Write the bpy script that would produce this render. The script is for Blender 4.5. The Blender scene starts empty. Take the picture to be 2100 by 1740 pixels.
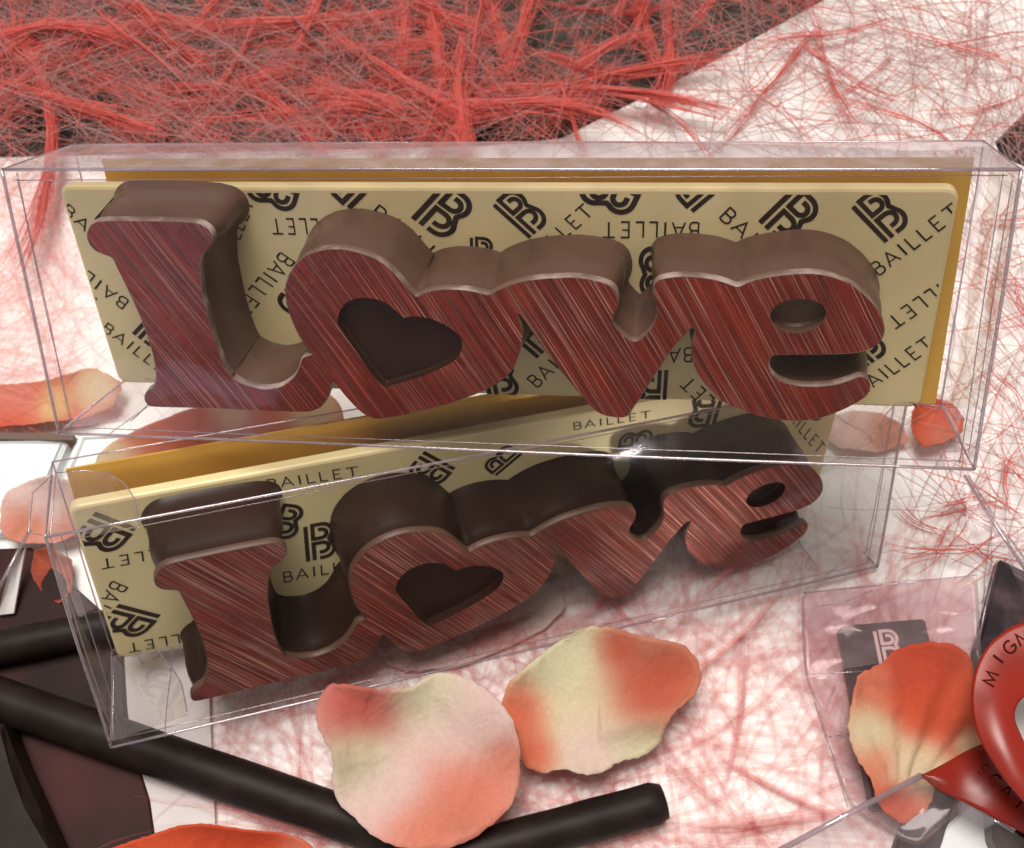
import bpy, math, random
import numpy as np
from mathutils import Vector, Matrix
from mathutils.geometry import tessellate_polygon
random.seed(7); rng = np.random.default_rng(11)
S = 0.2                                   # one box length is 0.2 m
F = 2260.6                                # focal length in units of 1/2100 picture width
# ---- frames: measured poses (right, down, forward from the lens) to world -------------
UP = np.array([0., -.451, -.8925]); UP /= np.linalg.norm(UP)
YW = np.array([0, 0, 1.]) - UP[2]*UP; YW /= np.linalg.norm(YW)
XW = np.cross(YW, UP)
BM = np.array([XW, YW, UP])
HT = 1.432                                # lens height over the table, box lengths
OFF = np.array([0, -0.62, HT])
def W(p): return S*(BM @ np.asarray(p, float) + OFF)
def WD(d): return BM @ np.asarray(d, float)
def ray(u, v): return WD([(u-1050)/F, (v-870)/F, 1.])
CAM = W([0, 0, 0])
scene = bpy.context.scene
# ---- camera ---------------------------------------------------------------------------
cd = bpy.data.cameras.new('camera'); cam = bpy.data.objects.new('camera', cd); scene.collection.objects.link(cam)
r_, u_, b_ = WD([1, 0, 0]), WD([0, -1, 0]), WD([0, 0, -1])
cam.matrix_world = Matrix([[r_[i], u_[i], b_[i], CAM[i]] for i in range(3)]+[[0, 0, 0, 1]])
cd.sensor_width = 36; cd.lens = 36*F/2100; cd.dof.use_dof = True; cd.dof.focus_distance = 1.16*S; cd.dof.aperture_fstop = 32; cd.clip_start = .01; cd.clip_end = 50
scene.camera = cam
# ---- light ----------------------------------------------------------------------------
w = bpy.data.worlds.new('World'); scene.world = w; w.use_nodes = True
w.node_tree.nodes['Background'].inputs[0].default_value = (1.0, .92, .83, 1)
w.node_tree.nodes['Background'].inputs[1].default_value = .33
def area(name, loc, target, size, power, col, sy=None):
    l = bpy.data.lights.new(name, 'AREA'); l.energy = power; l.size = size; l.color = col
    if sy: l.shape = 'RECTANGLE'; l.size_y = sy
    o = bpy.data.objects.new(name, l); scene.collection.objects.link(o)
    o.location = loc; d = Vector(target)-Vector(loc)
    o.rotation_euler = d.to_track_quat('-Z', 'Y').to_euler(); return o
area('ceiling_lamp', (-.15, .25, 1.5), (0, 0, 0), .7, 29.5, (1.0, .955, .885))
area('veil_light', (-.57, -.76, .11), (-.08, .01, .08), .2, .5, (.60, .66, 1.0), .24)  # added bluish panel, placed to lay a reflected veil over the upper L
sl = bpy.data.lights.new('glare_spot', 'SPOT'); sl.energy = 14; sl.spot_size = math.radians(5); sl.spot_blend = 1.; sl.shadow_soft_size = .02; sl.color = (1, .97, .92)  # added low spot, aimed to raise glare on the lower letters
so = bpy.data.objects.new('glare_spot', sl); scene.collection.objects.link(so); so.location = (.048+.55*.5, -.016-.80*.5, .031+.03)
so.rotation_euler = (Vector((.046, -.018, .028))-so.location).to_track_quat('-Z', 'Y').to_euler()
scene.view_settings.view_transform = 'Standard'; scene.view_settings.look = 'None'
scene.view_settings.exposure = 0; scene.view_settings.gamma = 1
scene.render.engine = 'CYCLES'
scene.cycles.transparent_max_bounces = 40; scene.cycles.max_bounces = 8; scene.cycles.use_denoising = True
scene.cycles.use_adaptive_sampling = True; scene.cycles.adaptive_threshold = .02
scene.cycles.caustics_reflective = False; scene.cycles.caustics_refractive = False
scene.cycles.sample_clamp_indirect = 6
# ---- helpers --------------------------------------------------------------------------
ZO = {'N1': (980, 460, .20952), 'N2': (2080, 460, .17241), 'N3': (600, 460, .22989), 'N4': (150, 460, .2988),
      'N5': (1180, 820, .27619), 'N6': (2080, 700, .20685), 'C': (1400, 400, .42857), 'M7': (140, 1150, .28736),
      'M8': (500, 1100, .38095), 'M1': (1150, 950, .47619), 'R7': (1900, 1350, .44325), 'T2': (2100, 1500, .12381)}
def zo(k, x, y):
    a, b, s = ZO[k]; return ((a+x*s)*.8203, (b+y*s)*.8203)
def onplane(u, v, p0, n):
    d = ray(u, v); t = np.dot(np.asarray(p0)-CAM, n)/np.dot(d, n); return CAM+d*t
ZU = np.array([0, 0, 1.])
def table(u, v, h=0.): return onplane(u, v, (0, 0, h*S), ZU)
def link(o, parent=None):
    scene.collection.objects.link(o)
    if parent is not None: o.parent = parent
    return o
def obj(name, verts, faces, m, parent=None, smooth=False, uv=None, col=None):
    verts = np.asarray(verts, float); org = np.array(parent.location) if parent is not None else None
    if parent is not None and parent.parent is not None: org = org+np.array(parent.parent.location)
    if parent is None:
        org = np.array([verts[:, 0].mean(), verts[:, 1].mean(), verts[:, 2].min()])
    me = bpy.data.meshes.new(name); me.from_pydata((verts-org).tolist(), [], [tuple(f) for f in faces]); me.update()
    if m: me.materials.append(m)
    if smooth: me.polygons.foreach_set('use_smooth', [True]*len(me.polygons))
    if uv is not None:
        l = me.uv_layers.new(name='UVMap'); idx = np.zeros(len(me.loops), int); me.loops.foreach_get('vertex_index', idx)
        l.data.foreach_set('uv', np.asarray(uv, float)[idx].ravel())
    if col is not None:
        a = me.color_attributes.new('pigment', 'FLOAT_COLOR', 'POINT'); a.data.foreach_set('color', np.asarray(col, float).ravel())
    o = bpy.data.objects.new(name, me); link(o, parent)
    if parent is None: o.location = org
    return o
def thing(name, label, cat, loc, group=None):
    o = bpy.data.objects.new(name, None); o.empty_display_size = .01; link(o); o.location = loc
    o['label'] = label; o['category'] = cat
    if group: o['group'] = group
    return o
def tag(o, label, cat, group=None, kind=None):
    if label: o['label'] = label
    if cat: o['category'] = cat
    if group: o['group'] = group
    if kind: o['kind'] = kind
    return o
# ---- materials ------------------------------------------------------------------------
def mat(name):
    m = bpy.data.materials.new(name); m.use_nodes = True; nt = m.node_tree; nt.nodes.clear()
    out = nt.nodes.new('ShaderNodeOutputMaterial'); return m, nt, out
def nd(nt, t, **k):
    n = nt.nodes.new(t)
    for a, b in k.items():
        if a in n.inputs.keys(): n.inputs[a].default_value = b
        else: setattr(n, a, b)
    return n
def principled(name, col, rough=.5, metal=0, noise=None, bump=None, spec=.5, sss=0, coords='Object', coat=0):
    m, nt, out = mat(name); p = nd(nt, 'ShaderNodeBsdfPrincipled'); L = nt.links.new
    p.inputs['Base Color'].default_value = (*col, 1); p.inputs['Roughness'].default_value = rough
    p.inputs['Metallic'].default_value = metal; p.inputs['Specular IOR Level'].default_value = spec
    p.inputs['Coat Weight'].default_value = coat; p.inputs['Coat Roughness'].default_value = .12
    if sss: p.inputs['Subsurface Weight'].default_value = sss; p.inputs['Subsurface Scale'].default_value = .002
    tc = nd(nt, 'ShaderNodeTexCoord')
    if noise:
        sc, c2, lo, hi = noise
        n = nd(nt, 'ShaderNodeTexNoise', Scale=sc, Detail=6.); L(tc.outputs[coords], n.inputs['Vector'])
        r = nd(nt, 'ShaderNodeValToRGB'); r.color_ramp.elements[0].position = lo; r.color_ramp.elements[1].position = hi
        r.color_ramp.elements[0].color = (*col, 1); r.color_ramp.elements[1].color = (*c2, 1)
        L(n.outputs['Fac'], r.inputs[0]); L(r.outputs[0], p.inputs['Base Color'])
    if bump:
        sc, st, di = bump
        n = nd(nt, 'ShaderNodeTexNoise', Scale=sc, Detail=4.); L(tc.outputs[coords], n.inputs['Vector'])
        b = nd(nt, 'ShaderNodeBump', Strength=st, Distance=di); L(n.outputs['Fac'], b.inputs['Height']); L(b.outputs[0], p.inputs['Normal'])
    L(p.outputs[0], out.inputs[0]); return m
def plastic(name, tint=(.985, .975, .978), haze=.010, hazecol=(.92, .80, .80), base=.003, wav=.00025, rough=.07, wscale=45., k=.27):
    m, nt, out = mat(name); L = nt.links.new
    tr = nd(nt, 'ShaderNodeBsdfTransparent'); tr.inputs[0].default_value = (*tint, 1)
    gl = nd(nt, 'ShaderNodeBsdfGlossy'); gl.inputs['Color'].default_value = (1, .97, 1, 1); gl.inputs['Roughness'].default_value = rough
    df = nd(nt, 'ShaderNodeBsdfDiffuse'); df.inputs[0].default_value = (*hazecol, 1)
    tl = nd(nt, 'ShaderNodeBsdfTranslucent'); tl.inputs[0].default_value = (*hazecol, 1)
    tc = nd(nt, 'ShaderNodeTexCoord')
    n = nd(nt, 'ShaderNodeTexNoise', Scale=wscale, Detail=2.); L(tc.outputs['Object'], n.inputs['Vector'])
    b = nd(nt, 'ShaderNodeBump', Strength=1., Distance=wav); L(n.outputs['Fac'], b.inputs['Height']); L(b.outputs[0], gl.inputs['Normal'])
    fr = nd(nt, 'ShaderNodeFresnel', IOR=1.5)
    mm = nd(nt, 'ShaderNodeMath', operation='MULTIPLY_ADD'); mm.inputs[1].default_value = k; mm.inputs[2].default_value = base
    L(fr.outputs[0], mm.inputs[0])
    dd = nd(nt, 'ShaderNodeMixShader', Fac=.5); L(df.outputs[0], dd.inputs[1]); L(tl.outputs[0], dd.inputs[2])
    n2 = nd(nt, 'ShaderNodeTexNoise', Scale=140., Detail=8.); L(tc.outputs['Object'], n2.inputs['Vector'])
    h = nd(nt, 'ShaderNodeMath', operation='MULTIPLY'); h.inputs[1].default_value = haze*2; L(n2.outputs['Fac'], h.inputs[0])
    m1 = nd(nt, 'ShaderNodeMixShader'); L(h.outputs[0], m1.inputs[0]); L(tr.outputs[0], m1.inputs[1]); L(dd.outputs[0], m1.inputs[2])
    m2 = nd(nt, 'ShaderNodeMixShader'); L(mm.outputs[0], m2.inputs[0]); L(m1.outputs[0], m2.inputs[1]); L(gl.outputs[0], m2.inputs[2])
    L(m2.outputs[0], out.inputs[0]); return m
def streaks(name, red, dark, pale, amount, long=9., across=190.):
    m, nt, out = mat(name); L = nt.links.new
    p = nd(nt, 'ShaderNodeBsdfPrincipled'); p.inputs['Roughness'].default_value = .3; p.inputs['Specular IOR Level'].default_value = .4
    uv0 = nd(nt, 'ShaderNodeUVMap'); wn = nd(nt, 'ShaderNodeTexNoise', Scale=5., Detail=2.); L(uv0.outputs[0], wn.inputs['Vector'])
    sc_ = nd(nt, 'ShaderNodeVectorMath', operation='SCALE'); sc_.inputs['Scale'].default_value = .005; L(wn.outputs['Color'], sc_.inputs[0])
    uv = nd(nt, 'ShaderNodeVectorMath', operation='ADD'); L(uv0.outputs[0], uv.inputs[0]); L(sc_.outputs[0], uv.inputs[1])
    def noise(sx, sy, det=3., off=0.):
        mp = nd(nt, 'ShaderNodeMapping'); mp.inputs['Scale'].default_value = (sx, sy, 1); mp.inputs['Location'].default_value = (off, off, 0)
        L(uv.outputs[0], mp.inputs[0]); n = nd(nt, 'ShaderNodeTexNoise', Scale=1., Detail=det); L(mp.outputs[0], n.inputs['Vector']); return n
    def ramp(n, a, b):
        r = nd(nt, 'ShaderNodeValToRGB'); r.color_ramp.elements[0].position = a; r.color_ramp.elements[1].position = b
        L(n.outputs['Fac'], r.inputs[0]); return r
    def mix(f, a, b):
        x = nd(nt, 'ShaderNodeMix', data_type='RGBA'); L(f, x.inputs[0])
        for s, i in ((a, 6), (b, 7)):
            if isinstance(s, tuple): x.inputs[i].default_value = (*s, 1)
            else: L(s, x.inputs[i])
        return x.outputs[2]
    base = mix(ramp(noise(long*.9, across*.35, 4., 3.), .38, .68).outputs[0], red, dark)
    blot = mix(ramp(noise(9., 14., 5., 8.), .42, .7).outputs[0], base, tuple(.3*a+.5*b for a, b in zip(red, dark)))
    s1 = ramp(noise(long*.45, across*1.5, 2., 5.), .60-amount*.04, .69-amount*.03)
    s2 = ramp(noise(long*.5, across*.8, 3., 17.), .57-amount*.05, .74)
    gate = ramp(noise(10., 16., 2., 31.), .25, .62)
    m1 = nd(nt, 'ShaderNodeMath', operation='MAXIMUM'); L(s1.outputs[0], m1.inputs[0])
    h = nd(nt, 'ShaderNodeMath', operation='MULTIPLY'); h.inputs[1].default_value = .55; L(s2.outputs[0], h.inputs[0]); L(h.outputs[0], m1.inputs[1])
    m2 = nd(nt, 'ShaderNodeMath', operation='MULTIPLY'); L(m1.outputs[0], m2.inputs[0]); L(gate.outputs[0], m2.inputs[1])
    c = mix(m2.outputs[0], blot, pale); L(c, p.inputs['Base Color'])
    b = nd(nt, 'ShaderNodeBump', Strength=.5, Distance=.00012); L(m1.outputs[0], b.inputs['Height'])
    bn = noise(60., 60., 3., 2.); b2 = nd(nt, 'ShaderNodeBump', Strength=.5, Distance=.0004); L(bn.outputs['Fac'], b2.inputs['Height']); L(b.outputs[0], b2.inputs['Normal'])
    L(b2.outputs[0], p.inputs['Normal']); L(p.outputs[0], out.inputs[0]); return m
def pigment(name, rough=.8, rib=0, transl=.25):
    m, nt, out = mat(name); L = nt.links.new
    a = nd(nt, 'ShaderNodeVertexColor', layer_name='pigment'); p = nd(nt, 'ShaderNodeBsdfPrincipled'); p.inputs['Roughness'].default_value = rough
    p.inputs['Specular IOR Level'].default_value = .2
    tc = nd(nt, 'ShaderNodeTexCoord')
    n = nd(nt, 'ShaderNodeTexNoise', Scale=900., Detail=6., Roughness=.7); L(tc.outputs['Object'], n.inputs['Vector'])
    hs = nd(nt, 'ShaderNodeHueSaturation'); mr = nd(nt, 'ShaderNodeMapRange'); mr.inputs['To Min'].default_value = .80; mr.inputs['To Max'].default_value = 1.20
    L(n.outputs['Fac'], mr.inputs[0]); L(mr.outputs[0], hs.inputs['Value']); L(a.outputs[0], hs.inputs['Color'])
    L(hs.outputs[0], p.inputs['Base Color'])
    n3 = nd(nt, 'ShaderNodeTexNoise', Scale=70., Detail=3., Distortion=1.2); L(tc.outputs['Object'], n3.inputs['Vector'])
    wv = nd(nt, 'ShaderNodeTexWave', Scale=55., Distortion=9., Detail=3.); L(tc.outputs['Object'], wv.inputs['Vector'])
    b0 = nd(nt, 'ShaderNodeBump', Strength=.35, Distance=.0005); L(wv.outputs['Fac'], b0.inputs['Height'])
    b = nd(nt, 'ShaderNodeBump', Strength=.8, Distance=.00014); L(n.outputs['Fac'], b.inputs['Height']); L(b0.outputs[0], b.inputs['Normal'])
    b2 = nd(nt, 'ShaderNodeBump', Strength=.7, Distance=.0014); L(n3.outputs['Fac'], b2.inputs['Height']); L(b.outputs[0], b2.inputs['Normal']); L(b2.outputs[0], p.inputs['Normal'])
    t = nd(nt, 'ShaderNodeBsdfTranslucent'); L(hs.outputs[0], t.inputs[0])
    x = nd(nt, 'ShaderNodeMixShader', Fac=transl); L(p.outputs[0], x.inputs[1]); L(t.outputs[0], x.inputs[2]); L(x.outputs[0], out.inputs[0]); return m
M = {}
M['white'] = principled('white_laminate', (.86, .87, .86), .45, noise=(40, (.80, .80, .79), .4, .7))
M['tray'] = principled('white_ceramic', (.80, .84, .86), .25)
M['mat'] = principled('dark_ribbed', (.035, .028, .022), .6)
M['cream'] = principled('white_chocolate', (.82, .70, .38), .36, noise=(25, (.74, .62, .32), .4, .7), bump=(500, .25, .0002), sss=.25)
M['ink'] = principled('cocoa_print', (.022, .011, .007), .55, spec=.2, noise=(300, (.045, .022, .015), .4, .7))
M['milk'] = principled('milk_chocolate', (.112, .058, .036), .34, noise=(38, (.150, .084, .058), .35, .7), bump=(45, .2, .0005), spec=.35)
M['dark'] = principled('dark_chocolate', (.022, .0095, .006), .36, noise=(35, (.034, .015, .010), .35, .7), bump=(28, .3, .0009), spec=.2)
M['rim'] = principled('rim_chocolate', (.16, .095, .066), .5, noise=(120, (.50, .40, .35), .46, .68))
M['rim2'] = principled('rim_dark_chocolate', (.10, .048, .028), .45, noise=(120, (.14, .07, .045), .4, .7))
M['inset'] = principled('inset_chocolate', (.034, .012, .007), .5, spec=.2)
M['gold'] = principled('gold_card', (.90, .53, .10), .38, metal=.5, bump=(30, .25, .0006))
M['tile'] = principled('bloomed_chocolate', (.018, .011, .014), .5, spec=.15, noise=(160, (.07, .042, .05), .45, .72))
M['stick'] = principled('chocolate_stick', (.011, .007, .0055), .5, noise=(120, (.024, .015, .013), .4, .8), bump=(55, .45, .0007), spec=.16)
M['slab'] = principled('dark_slab', (.016, .008, .007), .55, noise=(30, (.07, .018, .018), .42, .75), bump=(30, .3, .0012), spec=.12)
M['pinkprint'] = principled('pink_print', (.62, .22, .24), .5)
M['whiteprint'] = principled('white_print', (.80, .66, .66), .5)
M['red1'] = streaks('red_lacquer', (.27, .022, .007), (.10, .010, .005), (.62, .28, .21), .8, 8., 330.)
M['red2'] = streaks('red_lacquer_worn', (.24, .026, .011), (.085, .014, .008), (.60, .28, .21), 1.7, 10., 330.)
M['petal'] = pigment('petal_fabric')
M['satin'] = principled('red_satin', (.27, .014, .005), .34, spec=.5, bump=(25, .3, .002), noise=(12, (.17, .008, .004), .4, .7))
M['ribbonink'] = principled('ribbon_ink', (.055, .006, .004), .8, spec=.05)
M['card'] = principled('pale_card', (.62, .58, .58), .6, noise=(50, (.55, .50, .50), .4, .7))
M['brown'] = principled('gap_strip', (.12, .07, .05), .6)
M['pvc'] = plastic('clear_plastic')
M['veiled'] = plastic('veiled_plastic', tint=(.94, .90, .93), haze=.42, hazecol=(.86, .70, .74), base=.02, wav=.0008, wscale=30., k=.7)  # reflected veil on the upper box's top panel, painted in as milky haze
M['lid'] = plastic('clear_lid', haze=.10, hazecol=(.8, .72, .74), wav=.0012, rough=.09, wscale=45.)
M['bag'] = plastic('clear_film', tint=(.985, .95, .955), haze=.05, hazecol=(.92, .82, .83), wav=.0008, rough=.1, wscale=70.)
M['crease'] = plastic('folded_plastic', tint=(.74, .66, .71), haze=.30, hazecol=(.74, .64, .70), base=.16, rough=.12)
def fibre_mat(name, col, alpha):
    m, nt, out = mat(name); L = nt.links.new
    d = nd(nt, 'ShaderNodeBsdfPrincipled'); d.inputs['Base Color'].default_value = (*col, 1); d.inputs['Roughness'].default_value = .6
    if alpha >= 1: L(d.outputs[0], out.inputs[0]); return m
    t = nd(nt, 'ShaderNodeBsdfTransparent'); x = nd(nt, 'ShaderNodeMixShader', Fac=alpha)
    L(t.outputs[0], x.inputs[1]); L(d.outputs[0], x.inputs[2]); L(x.outputs[0], out.inputs[0]); return m
M['fine'] = fibre_mat('fine_fibre', (.47, .24, .23), 1)
M['redf'] = fibre_mat('red_fibre', (.72, .12, .10), 1)
M['softf'] = fibre_mat('soft_fibre', (.88, .27, .25), .06)
# ---- setting --------------------------------------------------------------------------
def slab(name, pts, h0, h1, m, parent=None, bev=0., label=None, cat=None, group=None, kind=None, conv=True):
    """flat-lying slab: outline in picture px carried onto the table, real thickness h0..h1 in box lengths"""
    P = [table(u, v, h1) for u, v in pts] if conv else [np.array(p) for p in pts]
    c = sum(P)/len(P); n = len(P)
    rings = []
    prof = [(h0, 0), (h1-bev, 0), (h1, bev)] if bev else [(h0, 0), (h1, 0)]
    for z, ins in prof:
        rg = []
        for p in P:
            d = c-p; d[2] = 0; d /= np.linalg.norm(d); q = p+d*ins*S*1.2; q[2] = z*S; rg.append(q)
        rings += rg
    k = len(prof); f = [tuple(range(n))[::-1], tuple(range((k-1)*n, k*n))]
    for a in range(k-1):
        for i in range(n): f.append((a*n+i, a*n+(i+1) % n, (a+1)*n+(i+1) % n, (a+1)*n+i))
    o = obj(name, rings, f, m, parent)
    return tag(o, label, cat, group, kind)
# dark ribbed mat with shallow ribs beneath everything
vs = []; fs = []
y0, y1, nrib = -3.5*S, 9*S, 420
for i in range(nrib+1):
    y = y0+(y1-y0)*i/nrib
    for x in (-9*S, 9*S): vs.append((x, y, (-.035+(.004 if i % 3 == 0 else 0))*S))
for i in range(nrib): fs.append((2*i, 2*i+1, 2*i+3, 2*i+2))
tag(obj('dark_mat', vs, fs, M['mat']), None, None, kind='structure')
sheet = [(-900, 350), (60, 322), (1000, 300), (1152, 284), (1420, 150), (1700, -5), (1900, -110), (2900, -110), (2500, 0), (2100, 232), (2040, 292), (2052, 322), (2100, 342), (2900, 330), (3300, 2300), (-1500, 2300)]
o = slab('table_top', sheet, -.03, -.004, M['white'], kind='structure')
# ---- polygons -------------------------------------------------------------------------
def resample(P, n, closed=True):
    P = np.asarray(P, float); Q = np.vstack([P, P[:1]]) if closed else P
    d = np.r_[0, np.cumsum(np.linalg.norm(np.diff(Q, axis=0), axis=1))]
    t = np.linspace(0, d[-1], n, endpoint=not closed)
    return np.column_stack([np.interp(t, d, Q[:, k]) for k in range(Q.shape[1])])
def chaikin(P, it=1):
    P = np.asarray(P, float)
    for _ in range(it):
        N = np.roll(P, -1, 0); P = np.stack([P*.8+N*.2, P*.2+N*.8], 1).reshape(-1, P.shape[1])
    return P
def offset(P, d):
    a = np.roll(P, 1, 0); b = np.roll(P, -1, 0); t = b-a; t /= np.linalg.norm(t, axis=1)[:, None]+1e-12
    n = np.column_stack([t[:, 1], -t[:, 0]])
    area_ = .5*np.sum(P[:, 0]*b[:, 1]-b[:, 0]*P[:, 1])
    return P+n*d*(1 if area_ > 0 else -1)
# ---- sheets: petals, ribbon ------------------------------------------------------------
def sheet_obj(name, pts, anchor, h, tilt, roll, m, cols, base, amp=.01, fold=None, thick=.0003, parent=None, seed=0, jag=.5, K=16, N=110):
    n = np.array([math.sin(roll), -math.sin(tilt), math.cos(tilt)]); n /= np.linalg.norm(n)
    p0 = table(*anchor, h)
    P = chaikin(resample(pts, 56), 1); P = resample(P, N)
    r = np.random.default_rng(seed); P = P+np.cumsum(r.normal(0, jag, P.shape), 0)*0+r.normal(0, jag, P.shape)
    c = P.mean(0); R_ = max(np.ptp(P[:, 0]), np.ptp(P[:, 1]))/2
    V = []; C = []; px = []
    def add(u, v, rr):
        q = onplane(u, v, p0, n); x, y = (u-c[0])/R_, (v-c[1])/R_
        hh = amp*(rr**2-.3)
        hh += amp*.35*math.sin(4.1*x+2.3*y+seed)+amp*.2*math.sin(7*y-3*x+seed*2)*rr
        if fold: hh += fold(x, y)
        V.append(q+n*hh*S); px.append((u, v))
        wsum = 1.0; cc = np.array(base, float)
        for (cu, cv, cr, col) in cols:
            ww = 6*math.exp(-((u-cu)**2+(v-cv)**2)/(cr*cr)*1.6)**1.6; cc = cc+ww*np.array(col); wsum += ww
        C.append((*(cc/wsum), 1))
    add(c[0], c[1], 0)
    for k in range(1, K+1):
        s = k/K
        for i in range(N): add(*(c+(P[i]-c)*s), s)
    f = [(0, 1+i, 1+(i+1) % N) for i in range(N)]
    for k in range(K-1):
        a = 1+k*N; b = a+N
        for i in range(N): j = (i+1) % N; f.append((a+i, b+i, b+j, a+j))
    o = obj(name, V, f, m, parent, smooth=True, col=C)
    md = o.modifiers.new('thickness', 'SOLIDIFY'); md.thickness = thick; md.offset = 0
    return o
# ---- tubes ----------------------------------------------------------------------------
def tubes_mesh(name, paths, radii, m, parent=None, sides=6, caps=True):
    V = []; F = []
    for path, rad in zip(paths, radii):
        P = np.asarray(path, float); n = len(P); rad = np.broadcast_to(rad, n)
        t = np.gradient(P, axis=0); t /= np.linalg.norm(t, axis=1)[:, None]+1e-12
        ref = np.array([.31, .2, .93]); a = np.cross(t, ref); a /= np.linalg.norm(a, axis=1)[:, None]+1e-12; b = np.cross(t, a)
        base = len(V)
        for i in range(n):
            for k in range(sides):
                an = 2*math.pi*k/sides; V.append(P[i]+rad[i]*(math.cos(an)*a[i]+math.sin(an)*b[i]))
        for i in range(n-1):
            for k in range(sides): k2 = (k+1) % sides; F.append((base+i*sides+k, base+i*sides+k2, base+(i+1)*sides+k2, base+(i+1)*sides+k))
        if caps: F.append(tuple(base+k for k in range(sides))[::-1]); F.append(tuple(base+(n-1)*sides+k for k in range(sides)))
    return obj(name, V, F, m, parent, smooth=True)
# ---- printed marks --------------------------------------------------------------------
def arc(cx, cy, r, a0, a1, n=9, ry=None):
    return [(cx+r*math.cos(math.radians(a0+(a1-a0)*i/(n-1))), cy+(ry or r)*math.sin(math.radians(a0+(a1-a0)*i/(n-1)))) for i in range(n)]
LU = .335
def lg(P): return [(1.8+x*LU, 1.6+y*LU) for x, y in P]
LOGO = [(lg([(.5, 0), (.5, 10)]), .33),
        (lg([(3.3, 8.5), (4.0, 8.5)]+arc(4.0, 7.3, 1.2, 80, -80)+[(4.0, 6.1), (2.05, 6.1), (2.05, 9.95), (4.1, 9.95)]+arc(4.1, 7.6, 2.35, 75, -35, 9)+[(5.7, 5.6)]+arc(4.4, 2.75, 2.35, 35, -75, 9)+[(4.4, .4), (3.3, .4)]), .33),
        (lg([(2.05, 0), (2.05, 4.75), (4.1, 4.75)]+arc(4.2, 3.4, 1.3, 75, -80)+[(4.2, 2.05), (3.3, 2.05)]), .33)]
GL = {'B': (.66, [([(0, 0), (0, 1), (.33, 1)]+arc(.33, .76, .24, 80, -80, 7)+[(.33, .53), (.05, .53)], .12), ([(.35, .52)]+arc(.36, .27, .27, 80, -80, 7)+[(.34, 0), (.05, 0)], .12)]),
      'A': (.91, [([(0, 0), (.455, 1), (.91, 0)], .12), ([(.2, .33), (.7, .33)], .09)]),
      'I': (.0, [([(0, 0), (0, 1)], .15)]), 'L': (.6, [([(0, 1), (0, 0), (.55, 0)], .13)]),
      'E': (.6, [([(.58, 1), (0, 1), (0, 0), (.58, 0)], .12), ([(.05, .52), (.46, .52)], .1)]),
      'T': (.9, [([(0, 1), (.9, 1)], .11), ([(.45, .95), (.45, 0)], .14)]),
      'M': (1., [([(0, 0), (.12, 1), (.5, .2), (.88, 1), (1, 0)], .12)]), 'G': (.8, [(arc(.45, .5, .45, 50, 330, 12, .5)+[(.85, .45), (.5, .45)], .12)]),
      'N': (.8, [([(0, 0), (0, 1), (.75, 0), (.75, 1)], .12)]), 'C': (.8, [(arc(.45, .5, .45, 50, 310, 12, .5), .12)]),
      'S': (.6, [(arc(.3, .75, .25, 40, 250, 8)+arc(.3, .25, .25, 70, -140, 8), .12)])}
XP = [0, .95, 2.36, 2.95, 3.93, 4.97, 5.97]
def word_strokes(word='BAILLET', xs=XP):
    out = []
    for ch, x in zip(word, xs):
        for P, wd in GL[ch][1]: out.append(([(a+x, b) for a, b in P], wd))
    return out
WORD = word_strokes()
def ribbon_quads(P, wd):
    P = np.asarray(P, float); n = len(P); L_ = []
    for i in range(n):
        a = P[i]-P[i-1] if i else P[1]-P[0]; b = P[i+1]-P[i] if i < n-1 else P[-1]-P[-2]
        a = a/(np.linalg.norm(a)+1e-9); b = b/(np.linalg.norm(b)+1e-9)
        m_ = a+b; m_ /= np.linalg.norm(m_)+1e-9; nn = np.array([-m_[1], m_[0]]); cs = max(.45, abs(np.dot(nn, (-a[1], a[0]))))
        L_.append((P[i]+nn*wd/2/cs, P[i]-nn*wd/2/cs))
    return [[L_[i][0], L_[i][1], L_[i+1][1], L_[i+1][0]] for i in range(n-1)]
def clip(poly, x0, x1, y0, y1):
    for ax, lim, sg in ((0, x0, 1), (0, x1, -1), (1, y0, 1), (1, y1, -1)):
        out = []
        for i in range(len(poly)):
            a, b = poly[i-1], poly[i]; da, db = sg*(a[ax]-lim), sg*(b[ax]-lim)
            if (da >= 0) != (db >= 0): out.append(a+(b-a)*(da/(da-db)))
            if db >= 0: out.append(b)
        poly = out
        if len(poly) < 3: return []
    return poly
def marks_mesh(name, marks, topl, O, X, Y, N, rect, m, parent, zoff=.0004):
    """marks: (zoom, what, [(local, px)...]) ; topl maps px to plate coordinates"""
    V = []; F = []; z = 0
    for zk, what, cor in marks:
        L2 = np.array([c[0] for c in cor], float); Q = np.array([topl(*zo(zk, *c[1])) for c in cor])
        if len(cor) == 2:
            d1 = complex(*(L2[1]-L2[0])); d2 = complex(*(Q[1]-Q[0])); k = d2/d1
            A = np.array([[k.real, -k.imag], [k.imag, k.real]])
        else:
            A = ((Q[1:3]-Q[0]).T) @ np.linalg.inv((L2[1:3]-L2[0]).T)
        st = []
        if 'L' in what: st += LOGO
        if 'W' in what: st += WORD
        if 'w' in what: st += what_words[what]
        for P, wd in st:
            for q in ribbon_quads(P, wd):
                q = [A@(p-L2[0])+Q[0] for p in q]
                if rect: q = clip(q, *rect)
                if len(q) < 3: continue
                b0 = len(V); z += 1
                for p in q: V.append(O+X*p[0]*S+Y*p[1]*S+N*(zoff+(z % 7)*.00002)*S)
                F.append(tuple(range(b0, b0+len(q))))
    return obj(name, V, F, m, parent)
what_words = {}
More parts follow.
